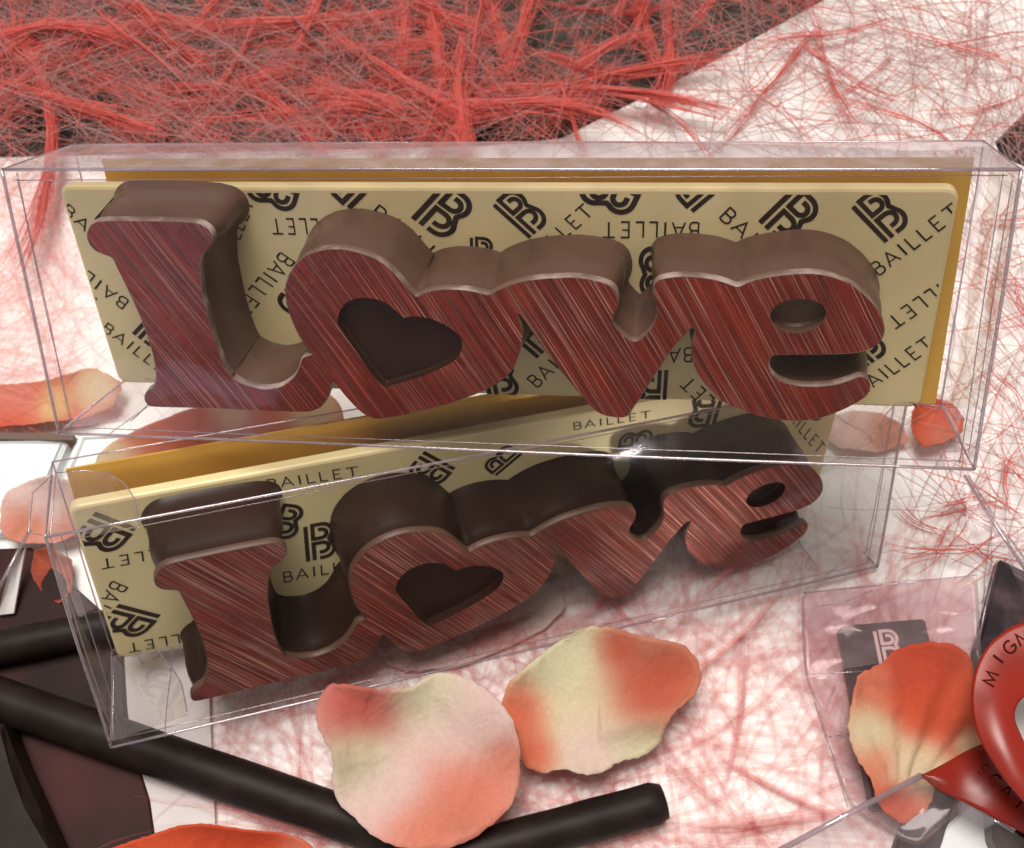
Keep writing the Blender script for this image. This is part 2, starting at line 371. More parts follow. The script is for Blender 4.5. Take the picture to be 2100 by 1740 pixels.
# ---- chocolate outlines in plaque coordinates -------------------------------------------
J = (1.95, 1.6); K = (1.95, 4.95)
MARKS = [[
 ('N2', 'LW', [(J, (790, 840)), (K, (300, 330)), ((4.97, 0), (1545, 685))]),
 ('N1', 'LW', [(J, (1650, 640)), (K, (1215, 250)), ((6.42, 0), (2364, 396))]),
 ('N1', 'LW', [(J, (250, 420)), (K, (650, -13)), ((4.25, 2.5), (740, 590))]),
 ('N1', 'LW', [(K, (945, 640)), ((4.0, 4.95), (1190, 655))]),
 ('N3', 'L', [((2.3, 4.95), (630, 80)), ((3.95, 4.1), (430, 255))]),
 ('N3', 'L', [(K, (1185, 265)), (J, (1556, -105))]),
 ('N3', 'LW', [((4.97, 0), (575, 380)), ((2.95, 0), (835, 384)), ((4.97, 1), (600, 545))]),
 ('N3', 'LW', [((0, 0), (440, 745)), ((0, 1), (595, 850)), ((3.93, 0), (135, 1105))]),
 ('N3', 'W', [((4.97, 0), (80, 400)), ((6.42, 0), (140, 250))]),
 ('N4', 'LW', [((0, 0), (20, 235)), ((0, 1), (75, 170)), ((1.86, 0), (205, 400))]),
 ('N4', 'LW', [((0, 0), (575, 975)), ((0, 1), (520, 1045)), ((2.95, 0), (290, 765))]),
 ('N4', 'LW', [((0, 0), (350, 1225)), ((0, 1), (405, 1165)), ((3.93, 0), (700, 1480))]),
 ('C', 'LW', [((0, 0), (810, 365)), ((6.42, 0), (285, 362)), ((0, 1), (805, 455))]),
 ('C', 'L', [((2.3, 4.95), (465, 190)), ((3.95, 4.1), (320, 296))]),
 ('C', 'L', [(K, (770, 300)), (J, (987, 120))]),
 ('C', 'LW', [((0, 0), (930, 340)), (J, (1165, 365)), (K, (1388, 150))]),
 ('N6', 'LW', [((6.42, 0), (710, 430)), ((4.97, 0), (905, 297)), ((4.97, 1), (1020, 420))]),
 ('N6', 'LW', [((6.42, 0), (1190, 840)), ((4.97, 0), (1005, 965)), ((4.97, 1), (885, 850))]),
 ('N6', 'W', [((2.36, 0), (1035, 1550)), ((2.36, 1), (985, 1495)), ((2.95, 0), (1110, 1495))]),
 ('N5', 'LW', [((0, 0), (595, 540)), ((0, 1), (500, 460)), ((1.86, 0), (745, 405))]),
 ('N5', 'L', [(J, (165, 640)), ((4.25, 2.5), (428, 530))]),
 ('N5', 'LW', [((0, 0), (1995, 180)), ((1.9, 0), (1780, 184)), ((0, 1), (1985, 305))]),
 ('C', 'W', [((6.42, 0), (780, 1280)), ((4.97, 0), (850, 1345)), ((4.97, 1), (790, 1400))]),
], [
 ('M7', 'L', [(J, (535, 1265)), (K, (900, 1360)), ((3.7, 3.48), (590, 1480))]),
 ('M7', 'W', [((0, 0), (490, 1055)), ((0, 1), (620, 1110)), ((1.86, 0), (380, 1200))]),
 ('M7', 'W', [((6.42, 0), (440, 855)), ((4.97, 0), (620, 822)), ((4.97, 1), (632, 905))]),
 ('M7', 'W', [((6.42, 0), (670, 1590)), ((4.97, 0), (835, 1560)), ((4.97, 1), (850, 1635))]),
 ('M7', 'L', [(J, (330, 465)), (K, (690, 600)), ((3.7, 3.48), (370, 725))]),
 ('M8', 'W', [((0, 0), (455, 322)), ((0, 1), (440, 262)), ((6.42, 0), (1005, 240))]),
 ('M8', 'LW', [((0, 0), (555, 935)), ((0, 1), (548, 870)), ((2.95, 0), (800, 885))]),
 ('M8', 'L', [((3.88, 4.15), (655, 490)), (J, (430, 640))]),
 ('M8', 'L', [(K, (1940, 232)), (J, (2110, 90))]),
 ('M8', 'L', [(K, (1670, 190)), (J, (1466, 80))]),
 ('M1', 'W', [((0, 0), (600, 262)), ((0, 1), (597, 225)), ((6.42, 0), (975, 203))]),
 ('M1', 'LW', [((2.36, 0), (1762, 250)), ((6.42, 0), (1868, 375)), ((6.42, 1), (1905, 330))]),
 ('M1', 'L', [(K, (830, 372)), ((3.9, 4.1), (890, 285))]),
 ('M1', 'L', [((3.88, 4.15), (1215, 200)), (K, (1330, 235))]),
]]
OUTLINE = [(0.2005,0.2637),(0.2083,0.2610),(0.2141,0.2557),(0.2167,0.2479),(0.2141,0.2391),(0.2071,0.2307),(0.1996,0.2271),(0.1947,0.2170),(0.1910,0.1966),(0.1886,0.1779),(0.1892,0.1589),(0.1894,0.1309),(0.1915,0.1044),(0.1949,0.0830),(0.1996,0.0717),(0.1990,0.0721),(0.2117,0.0626),(0.2340,0.0567),(0.2552,0.0608),(0.2719,0.0729),(0.2817,0.0878),(0.2871,0.1008),(0.2951,0.1042),(0.3013,0.1063),(0.2960,0.1115),(0.2898,0.1260),(0.2850,0.1432),(0.2823,0.1621),(0.2824,0.1789),(0.2855,0.1936),(0.2921,0.2064),(0.3007,0.2173),(0.3123,0.2263),(0.3267,0.2326),(0.3420,0.2354),(0.3567,0.2352),(0.3725,0.2314),(0.3880,0.2256),(0.4000,0.2170),(0.4099,0.2047),(0.4183,0.1924),(0.4247,0.1839),(0.4279,0.1803),(0.4356,0.1851),(0.4457,0.1884),(0.4590,0.1904),(0.4785,0.1903),(0.4944,0.1875),(0.5055,0.1838),(0.5156,0.1906),(0.5271,0.1961),(0.5433,0.2017),(0.5672,0.2052),(0.5797,0.2058),(0.5915,0.2068),(0.6089,0.2051),(0.6246,0.2015),(0.6342,0.1968),(0.6394,0.1900),(0.6411,0.1801),(0.6398,0.1701),(0.6357,0.1629),(0.6348,0.1558),(0.6374,0.1487),(0.6454,0.1392),(0.6526,0.1335),(0.6580,0.1320),(0.6633,0.1349),(0.6703,0.1433),(0.6764,0.1527),(0.6792,0.1629),(0.6787,0.1729),(0.6760,0.1828),(0.6745,0.1907),(0.6757,0.1995),(0.6808,0.2054),(0.6918,0.2084),(0.7054,0.2096),(0.7190,0.2089),(0.7360,0.2069),(0.7480,0.2032),(0.7548,0.2003),(0.7600,0.1987),(0.7665,0.2026),(0.7746,0.2064),(0.7942,0.2111),(0.8187,0.2147),(0.8351,0.2146),(0.8517,0.2111),(0.8688,0.2038),(0.8850,0.1908),(0.8964,0.1776),(0.9039,0.1642),(0.9077,0.1504),(0.9061,0.1404),(0.9005,0.1322),(0.8927,0.1269),(0.8780,0.1226),(0.8441,0.1207),(0.8098,0.1193),(0.8003,0.1186),(0.7974,0.1137),(0.7972,0.1064),(0.8001,0.0980),(0.8069,0.0902),(0.8160,0.0858),(0.8303,0.0828),(0.8478,0.0826),(0.8649,0.0853),(0.8781,0.0911),(0.8879,0.0963),(0.8947,0.0961),(0.9002,0.0908),(0.9020,0.0813),(0.8994,0.0716),(0.8900,0.0626),(0.8771,0.0533),(0.8604,0.0438),(0.8432,0.0382),(0.8290,0.0363),(0.8073,0.0383),(0.7834,0.0440),(0.7630,0.0521),(0.7480,0.0615),(0.7347,0.0764),(0.7233,0.0933),(0.7173,0.1102),(0.7155,0.1228),(0.7162,0.1332),(0.7183,0.1415),(0.7191,0.1487),(0.7146,0.1485),(0.7106,0.1433),(0.7041,0.1349),(0.6956,0.1222),(0.6870,0.1050),(0.6765,0.0853),(0.6657,0.0651),(0.6575,0.0491),(0.6519,0.0375),(0.6463,0.0338),(0.6378,0.0335),(0.6246,0.0352),(0.6143,0.0417),(0.6080,0.0493),(0.5950,0.0668),(0.5791,0.0899),(0.5650,0.1126),(0.5528,0.1330),(0.5416,0.1532),(0.5348,0.1631),(0.5361,0.1567),(0.5389,0.1476),(0.5394,0.1364),(0.5375,0.1232),(0.5334,0.1078),(0.5258,0.0920),(0.5132,0.0778),(0.4971,0.0663),(0.4756,0.0554),(0.4485,0.0441),(0.4212,0.0347),(0.3937,0.0263),(0.3715,0.0211),(0.3606,0.0202),(0.3503,0.0245),(0.3409,0.0347),(0.3306,0.0499),(0.3229,0.0641),(0.3183,0.0690),(0.3149,0.0587),(0.3080,0.0439),(0.2981,0.0330),(0.2853,0.0271),(0.2704,0.0261),(0.2483,0.0261),(0.2180,0.0261),(0.1554,0.0270),(0.0936,0.0260),(0.0854,0.0274),(0.0825,0.0345),(0.0844,0.0430),(0.0904,0.0504),(0.0977,0.0542),(0.1029,0.0603),(0.1064,0.0697),(0.1097,0.0906),(0.1100,0.1133),(0.1091,0.1332),(0.1059,0.1592),(0.1014,0.1867),(0.0972,0.2074),(0.0955,0.2186),(0.0925,0.2222),(0.0853,0.2246),(0.0776,0.2285),(0.0728,0.2355),(0.0719,0.2445),(0.0742,0.2515),(0.0799,0.2594),(0.0880,0.2639),(0.1000,0.2652),(0.1537,0.2654),(0.1838,0.2647)]
HEART = [(0.3362,0.1444),(0.3375,0.1521),(0.3408,0.1615),(0.3487,0.1710),(0.3597,0.1767),(0.3717,0.1784),(0.3848,0.1763),(0.3958,0.1710),(0.4047,0.1614),(0.4108,0.1538),(0.4191,0.1564),(0.4308,0.1565),(0.4438,0.1527),(0.4549,0.1474),(0.4642,0.1401),(0.4703,0.1336),(0.4722,0.1271),(0.4714,0.1175),(0.4672,0.1077),(0.4588,0.0997),(0.4444,0.0914),(0.4262,0.0818),(0.4099,0.0753),(0.3917,0.0692),(0.3780,0.0644),(0.3726,0.0709),(0.3654,0.0828),(0.3559,0.1024),(0.3465,0.1217),(0.3393,0.1369)]
EYE = [(0.7931,0.1635),(0.7950,0.1735),(0.8032,0.1811),(0.8162,0.1856),(0.8312,0.1853),(0.8433,0.1804),(0.8484,0.1713),(0.8463,0.1588),(0.8378,0.1507),(0.8247,0.1459),(0.8093,0.1469),(0.7986,0.1537)]
AFF2 = [[0.9946, 0.0133], [0.0312, 0.997], [0.0002, -0.0186]]

# measured poses of the two boxes
BH, BD, PD, XL, XR, H0, H1 = .30113, .14548, .12582, .01026, .98649, .0013, .26218
POSE = [((.42246, .15722, .00246), (-.02631, .02825, 1.19071), -.01314, -.02492), ((.53773, -.28210, -.10984), (.01864, .28221, 1.37976), -.00151, -.02012)]
def rod(v):
    v = np.array(v); t = np.linalg.norm(v); k = v/t; K = np.array([[0, -k[2], k[1]], [k[2], 0, -k[0]], [-k[1], k[0], 0]])
    return np.eye(3)+math.sin(t)*K+(1-math.cos(t))*K@K
def boxp(b):
    r = rod(POSE[b][0]); t = np.array(POSE[b][1]); return lambda x, y, z: W(r@np.array([x-.5, -y, z*(1+.16*max(0, 1-y/BH)) if z > .1 else z])+t)
def plate_frame(b):
    P = boxp(b); a, k = POSE[b][2:]
    r = rod(POSE[b][0]); t = np.array(POSE[b][1]); P = lambda x, y, z: W(r@np.array([x-.5, -y, z])+t)
    O = P(XL+a, H0, PD-k); X = P(XR+a, H0, PD-k)-O; Y = P(XL+a, H1, PD+k)-O
    w_, h_ = np.linalg.norm(X)/S, np.linalg.norm(Y)/S; X /= w_*S; Y /= h_*S
    N = np.cross(X, Y); N /= np.linalg.norm(N)
    if np.dot(N, CAM-O) < 0: N = -N
    return O, X, Y, N, w_, h_
def grid(A, B, C, D, nu, nv, bulge=0., nrm=None):
    V = []; F = []
    for j in range(nv+1):
        for i in range(nu+1):
            s, t = i/nu, j/nv; p = (A*(1-s)+B*s)*(1-t)+(D*(1-s)+C*s)*t
            if bulge: p = p+nrm*bulge*S*(math.sin(math.pi*s)**.7*math.sin(math.pi*t)**.7+.25*math.sin(9*s+3*t)*math.sin(math.pi*s)*math.sin(math.pi*t))
            V.append(p)
    for j in range(nv):
        for i in range(nu): a = j*(nu+1)+i; F.append((a, a+1, a+nu+2, a+nu+1))
    return V, F
BOXLAB = ['clear plastic gift box on top, standing level and framed by bright folded edges', 'clear plastic gift box underneath, slanting down to the left onto a dark stick']
GG = 'clear gift boxes each holding a Love plaque'
for b in (0, 1):
    P = boxp(b); root = thing('clear_gift_box', BOXLAB[b], 'gift box', P(.5, 0, BD), GG)
    c = {(x, y, z): P(x, y*BH, z*BD) for x in (0, 1) for y in (0, 1) for z in (0, 1)}
    nf = P(.5, .5, -1)-P(.5, .5, 0); nf /= np.linalg.norm(nf); nu_ = P(.5, 1, 0)-P(.5, 0, 0); nu_ /= np.linalg.norm(nu_); nx = P(1, 0, 0)-P(0, 0, 0); nx /= np.linalg.norm(nx)
    for nm, q, n_, bl in (('front_panel', ((0,0,0),(1,0,0),(1,1,0),(0,1,0)), nf, .006), ('back_panel', ((0,0,1),(1,0,1),(1,1,1),(0,1,1)), -nf, .002),
                      ('top_panel', ((0,1,0),(1,1,0),(1,1,1),(0,1,1)), nu_, .008), ('bottom_panel', ((0,0,0),(1,0,0),(1,0,1),(0,0,1)), -nu_, .001),
                      ('side_panel', ((0,0,0),(0,0,1),(0,1,1),(0,1,0)), -nx, .006), ('side_panel', ((1,0,0),(1,0,1),(1,1,1),(1,1,0)), nx, .006)):
        v, f = grid(*[c[k] for k in q], 24, 10, bl, n_); obj(nm, v, f, M['veiled' if nm == 'top_panel' and b == 0 else 'pvc'], root, smooth=True)
    def line(a, e, rr=.0016, n=14, wob=.0008, sd=0):
        r = np.random.default_rng(sd); ph = r.uniform(0, 6, 3); a = np.array(a); e = np.array(e)
        return [a+(e-a)*t+np.array([math.sin(5*t+ph[0]), math.sin(4*t+ph[1]), math.sin(6*t+ph[2])])*wob*S*math.sin(math.pi*t) for t in np.linspace(0, 1, n)]
    paths = []; rad = []
    for i, (p, q) in enumerate([((0,0,0),(1,0,0)), ((0,1,0),(1,1,0)), ((0,0,1),(1,0,1)), ((0,1,1),(1,1,1)), ((0,0,0),(0,1,0)), ((1,0,0),(1,1,0)), ((0,0,1),(0,1,1)), ((1,0,1),(1,1,1)), ((0,0,0),(0,0,1)), ((1,0,0),(1,0,1)), ((0,1,0),(0,1,1)), ((1,1,0),(1,1,1))]):
        paths.append(line(c[p], c[q], sd=i+b*20)); rad.append(.0018*S if i in (0, 1, 4, 5) else .0010*S)
    obj_e = tubes_mesh('folded_edge', paths, rad, M['crease'], root)
    # second layer of folded sheet just inside the edges
    p2 = [line(P(.014, 0.004, .004), P(.014, BH-.004, .004), sd=31), line(P(.986, .004, .004), P(.986, BH-.004, .004), sd=32),
          line(P(.01, .006, .005), P(.99, .006, .005), sd=33), line(P(.01, BH-.012, .004), P(.99, BH-.006, .004), sd=34),
          line(P(0, .004, BD*.2), P(0, BH-.01, BD*.16), sd=35), line(P(1, .004, BD*.2), P(1, BH-.01, BD*.16), sd=36), line(P(.06, .0, .0), P(.075, .0, BD*.95), sd=37)]
    tubes_mesh('inner_fold', p2, [.0006*S]*len(p2), M['crease'], root)
    # rounded dust flaps lying inside the bottom (and the top of the lower box)
    for si, sx in ((0, 1), (1, -1)):
        ln = .085
        for yy, hh in ((.004, 0), (BH-.006, 1)):
            pts = [(0, 0), (0, .93), (.35, .93), (.62, .86), (.84, .68), (.96, .42), (1, .12), (1, 0)]
            Q = [P(si+sx*(.003+a*ln), yy+(.012*a if hh == 0 else -.01*a), BD*(.04+z*.92)) for a, z in pts]
            if hh == 1 and b == 0: continue
            obj('dust_flap', Q, [tuple(range(len(Q)))], M['pvc'], root)
            tubes_mesh('flap_edge', [Q], [.0007*S], M['crease'], root)
    if b == 1:
        Q = [P(-.018, BH-.004, .02), P(0, BH-.002, .004), P(0, BH-.004, BD*.85), P(-.022, BH-.014, BD*.75)]
        obj('tuck_flap', Q, [(0, 1, 2, 3)], M['pvc'], root); tubes_mesh('flap_edge', [Q+[Q[0]]], [.0007*S], M['crease'], root)
    # gold backing card
    g = thing('gold_card', ['gold backing card behind the milk chocolate plaque in the top box', 'gold backing card behind the dark chocolate plaque in the lower box'][b], 'card', P(.5, .004, BD-.006), 'gold backing cards')
    x0, x1 = (.035, .992) if b == 0 else (.012, .955); gh = BH-(.016 if b == 0 else .010)
    v = [P(x, y, z) for z in (BD-.003, BD-.0065) for x, y in ((x0, .003), (x1, .003), (x1, gh), (x0, gh))]
    obj('card_sheet', v, [(0, 1, 2, 3), (7, 6, 5, 4)]+[(i, (i+1) % 4, (i+1) % 4+4, i+4) for i in range(4)], M['gold'], g)
    # plaque
    O, X, Y, N, w_, h_ = plate_frame(b)
    root = thing('chocolate_plaque', ['Love plaque of milk chocolate letters with striped red face on printed cream slab, top box',
                                      'Love plaque of dark chocolate letters with worn red face on printed slab, lower box'][b], 'chocolate', O+X*w_/2*S, 'Love chocolate plaques')
    def pl(p, t): return O+X*p[0]*S+Y*p[1]*S+N*t*S
    def rrect(ins):
        rr = .012; o_ = []
        for cx, cy, a0 in ((w_-rr, rr, -90), (w_-rr, h_-rr, 0), (rr, h_-rr, 90), (rr, rr, 180)): o_ += arc(cx, cy, rr-ins, a0, a0+90, 6)
        return o_
    rings = [(-.014, 0), (-.004, 0), (-.0012, .0012), (0, .004)]
    V = []; n = 24
    for t, ins in rings: V += [pl(p, t) for p in rrect(ins)]
    Fc = [tuple(range(n))[::-1], tuple(range(3*n, 4*n))]+[(a*n+i, a*n+(i+1) % n, (a+1)*n+(i+1) % n, (a+1)*n+i) for a in range(3) for i in range(n)]
    plate = obj('slab', V, Fc, M['cream'], root)
    def topl(u, v):
        q = onplane(u, v, O, N)-O; return (np.dot(q, X)/S, np.dot(q, Y)/S)
    marks_mesh('printed_pattern', MARKS[b], topl, O, X, Y, N, (.004, w_-.004, .001, h_-.007), M['ink'], plate)
    T = [.088, .098][b]
    fix = (lambda P_: P_) if b == 0 else (lambda P_: np.column_stack([P_, np.ones(len(P_))]) @ np.array(AFF2))
    out = fix(chaikin(np.array(OUTLINE), 1)); hrt = fix(chaikin(np.array(HEART), 1)); eye = fix(chaikin(np.array(EYE), 2))
    rr_ = np.random.default_rng(5+b)
    ph = np.linspace(0, 40*math.pi, len(out))
    prof = [(T-.0090, 0.), (T-.0095, -.0042), (T-.015, -.0048), (T-.024, -.0022), (T*.62, .0010), (T*.45, .0026), (T*.36, .0020), (T*.22, .0034), (T*.10, .0030), (.0005, .0055)]
    V = []; n = len(out)
    for k, (t, of) in enumerate(prof):
        wob = (.0005*np.sin(ph*.31+k)+.0004*np.sin(ph*.13+2*k))[:, None]
        base = offset(out, of); base = base+(base-out.mean(0))*wob*.4
        if k == len(prof)-1:
            dr = offset(out, 1.)-out; base = base+dr*(.0025*np.clip(np.sin(ph*.21)+np.sin(ph*.53), 0, 2))[:, None]
        if b == 0: base[:, 1] = np.where(base[:, 1] > h_-.001, h_-.001+(.0*base[:, 1]), base[:, 1]) if t < .0 else base[:, 1]
        V += [pl(p, t) for p in base]
    m_ = len(prof)
    Fb = [(a*n+i, a*n+(i+1) % n, (a+1)*n+(i+1) % n, (a+1)*n+i) for a in range(m_-1) for i in range(n)]
    obj('letter_body', V, Fb, M['milk' if b == 0 else 'dark'], root, smooth=True)
    # coloured face with rim
    fr = out; loops = [fr, hrt, eye]
    flat = [p for l in loops for p in l]
    tri = tessellate_polygon([[Vector((p[0], p[1], 0)) for p in l] for l in loops])
    ang_px = [((1000, 640), (30, 45)), ((900, 1200), (30, 20))][b]
    q0 = np.array(topl(*ang_px[0])); q1 = np.array(topl(ang_px[0][0]+ang_px[1][0], ang_px[0][1]+ang_px[1][1])); d = (q1-q0)/np.linalg.norm(q1-q0)
    def uvf(p): return (p[0]*d[0]+p[1]*d[1], -p[0]*d[1]+p[1]*d[0])
    fins = offset(out, -.0012)
    flat2 = list(fins)+list(hrt)+list(eye)
    obj('red_face', [pl(p, T+.0004) for p in flat2], [tuple(t) for t in tri], M['red1' if b == 0 else 'red2'], root, uv=[uvf(p) for p in flat2])
    V = [pl(p, T-.0092) for p in out]+[pl(p, T-.0006) for p in out]+[pl(p, T) for p in offset(out, -.0014)]
    Fb = [(a*n+i, a*n+(i+1) % n, (a+1)*n+(i+1) % n, (a+1)*n+i) for a in range(2) for i in range(n)]
    rimm = 'rim' if b == 0 else 'rim2'
    obj('face_rim', V, Fb, M[rimm], root, smooth=True)
    for nm, lp, dp, m1 in (('heart_inset', hrt, .010, 'inset'), ('oval_inset', eye, .016, 'milk' if b == 0 else 'dark')):
        k = len(lp); rin = offset(lp, -.0025); V = [pl(p, T+.0004) for p in lp]+[pl(p, T-dp*.8) for p in lp]+[pl(p, T-dp) for p in rin]
        obj(nm, V, [(a*k+i, a*k+(i+1) % k, (a+1)*k+(i+1) % k, (a+1)*k+i) for a in range(2) for i in range(k)]+[tuple(range(2*k, 3*k))], M[m1], root)
# ---- petals ---------------------------------------------------------------------------
CO = (.62, .085, .035); RD = (.50, .05, .022); CR = (.70, .60, .40); PK = (.72, .53, .49); LC = (.64, .20, .12); GR = (.64, .60, .39)
petals = [
 ('large curled rose petal with red corner and pale band, lying on the crossed chocolate sticks', [(655,1450),(665,1415),(695,1400),(740,1408),(800,1415),(850,1408),(880,1385),(910,1378),(960,1390),(1010,1420),(1045,1460),(1065,1520),(1068,1600),(1050,1650),(1010,1690),(960,1725),(910,1738),(850,1735),(800,1725),(760,1705),(720,1670),(690,1635),(683,1600),(690,1560),(682,1530),(662,1500)],
  (860, 1560), .085, .25, 0., [(735, 1440, 110, RD), (880, 1430, 90, GR), (740, 1560, 80, GR), (940, 1480, 110, PK), (800, 1610, 90, PK), (970, 1640, 135, (.68, .17, .09)), (870, 1710, 100, (.68, .19, .11)), (1040, 1560, 60, LC)], PK, .022, lambda x, y: .012*math.exp(-((x+.55)**2+(y+.5)**2)*6)),
 ('fabric rose petal with a broad red tip folded over, touching the large curled petal', [(1030,1440),(1045,1400),(1080,1370),(1120,1335),(1170,1300),(1215,1283),(1260,1290),(1300,1305),(1350,1315),(1400,1325),(1430,1355),(1441,1390),(1425,1425),(1390,1450),(1365,1480),(1350,1530),(1310,1555),(1270,1560),(1240,1580),(1200,1590),(1150,1575),(1105,1587),(1070,1565),(1060,1500),(1035,1465)],
  (1230, 1440), .05, .2, 0., [(1055, 1470, 80, CO), (1090, 1550, 60, CO), (1160, 1360, 80, GR), (1200, 1440, 90, CR), (1220, 1540, 90, PK), (1300, 1540, 80, GR), (1310, 1420, 110, RD), (1380, 1380, 100, RD), (1270, 1330, 60, RD)], CR, .020, lambda x, y: .012*math.exp(-((y-.30+.25*x)**2)*30)*(1 if x > 0 else .3)),
 ('orange red rose petal lying over the dark tile in its clear bag', [(1757,1380),(1780,1375),(1800,1360),(1840,1330),(1890,1317),(1940,1322),(1980,1345),(1990,1375),(1992,1420),(2000,1470),(2030,1525),(1975,1560),(1935,1585),(1910,1610),(1900,1660),(1850,1690),(1800,1660),(1783,1620),(1775,1595),(1745,1545),(1735,1490),(1745,1445),(1750,1400)],
  (1870, 1480), .06, .25, 0., [(1880, 1360, 120, RD), (1930, 1450, 110, CO), (1790, 1410, 60, LC), (1790, 1500, 70, GR), (1800, 1560, 50, LC), (1900, 1570, 60, CR), (1850, 1560, 60, CR), (1990, 1525, 35, CR), (1830, 1650, 50, CO), (1850, 1450, 60, CO)], LC, .018, lambda x, y: .004*math.sin(18*math.atan2(y-.9, x+.2))*math.exp(-(x*x+y*y)*1.5)),
 ('red orange rose petal cut off by the bottom edge beside the pale card', [(200,1775),(230,1740),(300,1715),(380,1690),(430,1686),(520,1702),(590,1708),(640,1725),(665,1760),(600,1850),(400,1880),(240,1850)],
  (430, 1780), .06, .2, 0., [(420, 1710, 160, CO), (610, 1745, 40, LC)], CO, .02, None),
 ('pink and coral rose petal behind the left end of the lower box', [(5,1040),(20,1010),(60,990),(110,978),(150,990),(185,1040),(180,1090),(130,1115),(60,1118),(22,1110),(8,1080)],
  (90, 1050), .03, .25, 0., [(90, 1010, 60, PK), (50, 1090, 60, LC), (150, 1090, 60, LC)], PK, .012, None),
 ('coral rose petal with cream stripe lying between the two boxes on the left', [(195,975),(215,935),(250,905),(300,880),(370,850),(440,830),(520,815),(600,805),(670,805),(705,840),(710,890),(620,930),(480,960),(330,990),(230,1005)],
  (430, 900), .03, .15, 0., [(340, 900, 80, LC), (420, 900, 60, LC), (230, 960, 70, CR), (380, 960, 80, CO), (540, 860, 90, LC), (640, 850, 70, CR), (480, 840, 50, CR)], LC, .014, None),
 ('blurred orange and yellow rose petal seen at the lower left corner of the top box', [(-60,800),(20,790),(110,780),(200,760),(255,790),(240,835),(170,865),(80,875),(-60,878)],
  (90, 835), .02, .1, 0., [(20, 820, 70, (.70, .26, .20)), (110, 830, 40, (.70, .50, .24)), (200, 800, 50, CR), (20, 865, 50, CO)], LC, .01, None),
 ('small coral rose petal seen through the lower right corner of the top box', [(1866,850),(1880,825),(1910,815),(1950,835),(1978,860),(1970,890),(1930,912),(1890,922),(1868,890)],
  (1920, 868), .03, .2, 0., [(1920, 850, 60, CO), (1930, 900, 40, LC)], CO, .01, None),
 ('faint pink rose petal under the right end of the plaques', [(1690,860),(1740,845),(1800,850),(1850,870),(1860,910),(1800,930),(1720,925),(1690,900)],
  (1770, 890), .01, .1, 0., [(1830, 890, 50, LC)], PK, .008, None),
 ('pale pink rose petal lying under the middle of the lower box', [(770,1320),(800,1275),(860,1260),(930,1225),(1010,1195),(1090,1180),(1150,1200),(1160,1250),(1120,1290),(1040,1330),(940,1370),(840,1380),(780,1360)],
  (960, 1290), .004, .05, 0., [(1090, 1220, 60, (.72, .56, .50)), (1020, 1250, 50, LC), (850, 1330, 60, PK)], (.76, .60, .56), .008, None),
 ('dark red rose petal in the shadow at the left beside the lower box', [(70,1130),(110,1125),(150,1150),(155,1210),(130,1240),(95,1225),(70,1180)],
  (110, 1180), .01, .2, 0., [(110, 1210, 30, (.45, .04, .06))], (.40, .09, .05), .01, None)]
for i, (lab, pts, an, h, ti, ro, cols, base, amp, fold) in enumerate(petals):
    o = sheet_obj('rose_petal', pts, an, h, ti, ro, M['petal'], cols, base, amp, fold, seed=i, jag=1.3 if i < 3 else .8)
    tag(o, lab, 'petal', 'scattered fabric rose petals')
# ---- chocolate sticks -----------------------------------------------------------------
def stick(name, label, p, q, h, rad, cap=True, wob=.0):
    a = table(*p, h); b_ = table(*q, h); n = 22; pts = []; rr = []
    for i in range(n):
        t = i/(n-1); pts.append(a+(b_-a)*t+np.array([0, 0, .002*S*math.sin(5*t)])); e = min(t, 1-t)*np.linalg.norm(b_-a)/(rad*S)
        rr.append(rad*S*(min(1, .80+.25*math.sqrt(max(0, min(1, e*3))))+.012*math.sin(21*t)))
    # squared ends, slightly rounded
    o = tubes_mesh(name, [pts], [np.array(rr)], M['stick'], sides=40)
    return tag(o, label, 'chocolate stick', 'dark chocolate sticks')
stick('chocolate_stick', 'long dark chocolate stick running from the left edge under the lower box corner', (-90, 1405), (830, 1722), .028, .0275)
stick('chocolate_stick', 'short dark chocolate stick with its round end showing at the bottom middle', (905, 1768), (1362, 1643), .03, .0255)
stick('chocolate_stick', 'dark chocolate stick behind the left side of the lower box', (-80, 1347), (300, 1268), .03, .0225)
# ---- left side ------------------------------------------------------------------------
slab('white_card', [(250,1345),(424,1325),(446,1800),(300,1810)], -.004, .008, M['card'], label='pale grey card strip under the left end of the lower box', cat='card')
slab('chocolate_slab', [(-160,1128),(62,1122),(250,1290),(262,1500),(306,1640),(330,1810),(-160,1830)], -.004, .012, M['slab'], bev=.004, label='dark reddish chocolate slab filling the lower left corner under the sticks', cat='chocolate')
slab('chocolate_block', [(-160,1500),(0,1480),(30,1560),(75,1660),(118,1760),(135,1830),(-160,1830)], .02, .075, M['stick'], bev=.012, label='near-black glossy block at the bottom left corner', cat='chocolate')
t_ = thing('clear_strip', 'clear acrylic strip leaning at the left edge behind the lower box', 'acrylic strip', table(10, 1250, .01))
pp = [table(u, v, h) for u, v, h in ((-5, 1262, .02), (28, 1258, .02), (52, 1122, .05), (22, 1160, .05))]
obj('strip_face', pp+[p-np.array([0, 0, .004*S]) for p in pp], [(0, 1, 2, 3), (7, 6, 5, 4)]+[(i, (i+1) % 4, (i+1) % 4+4, i+4) for i in range(4)], M['card'], t_)
tubes_mesh('strip_edge', [[table(-20, 1240, .05), table(22, 1160, .055), table(62, 1085, .06)]], [.0025*S], M['crease'], t_)
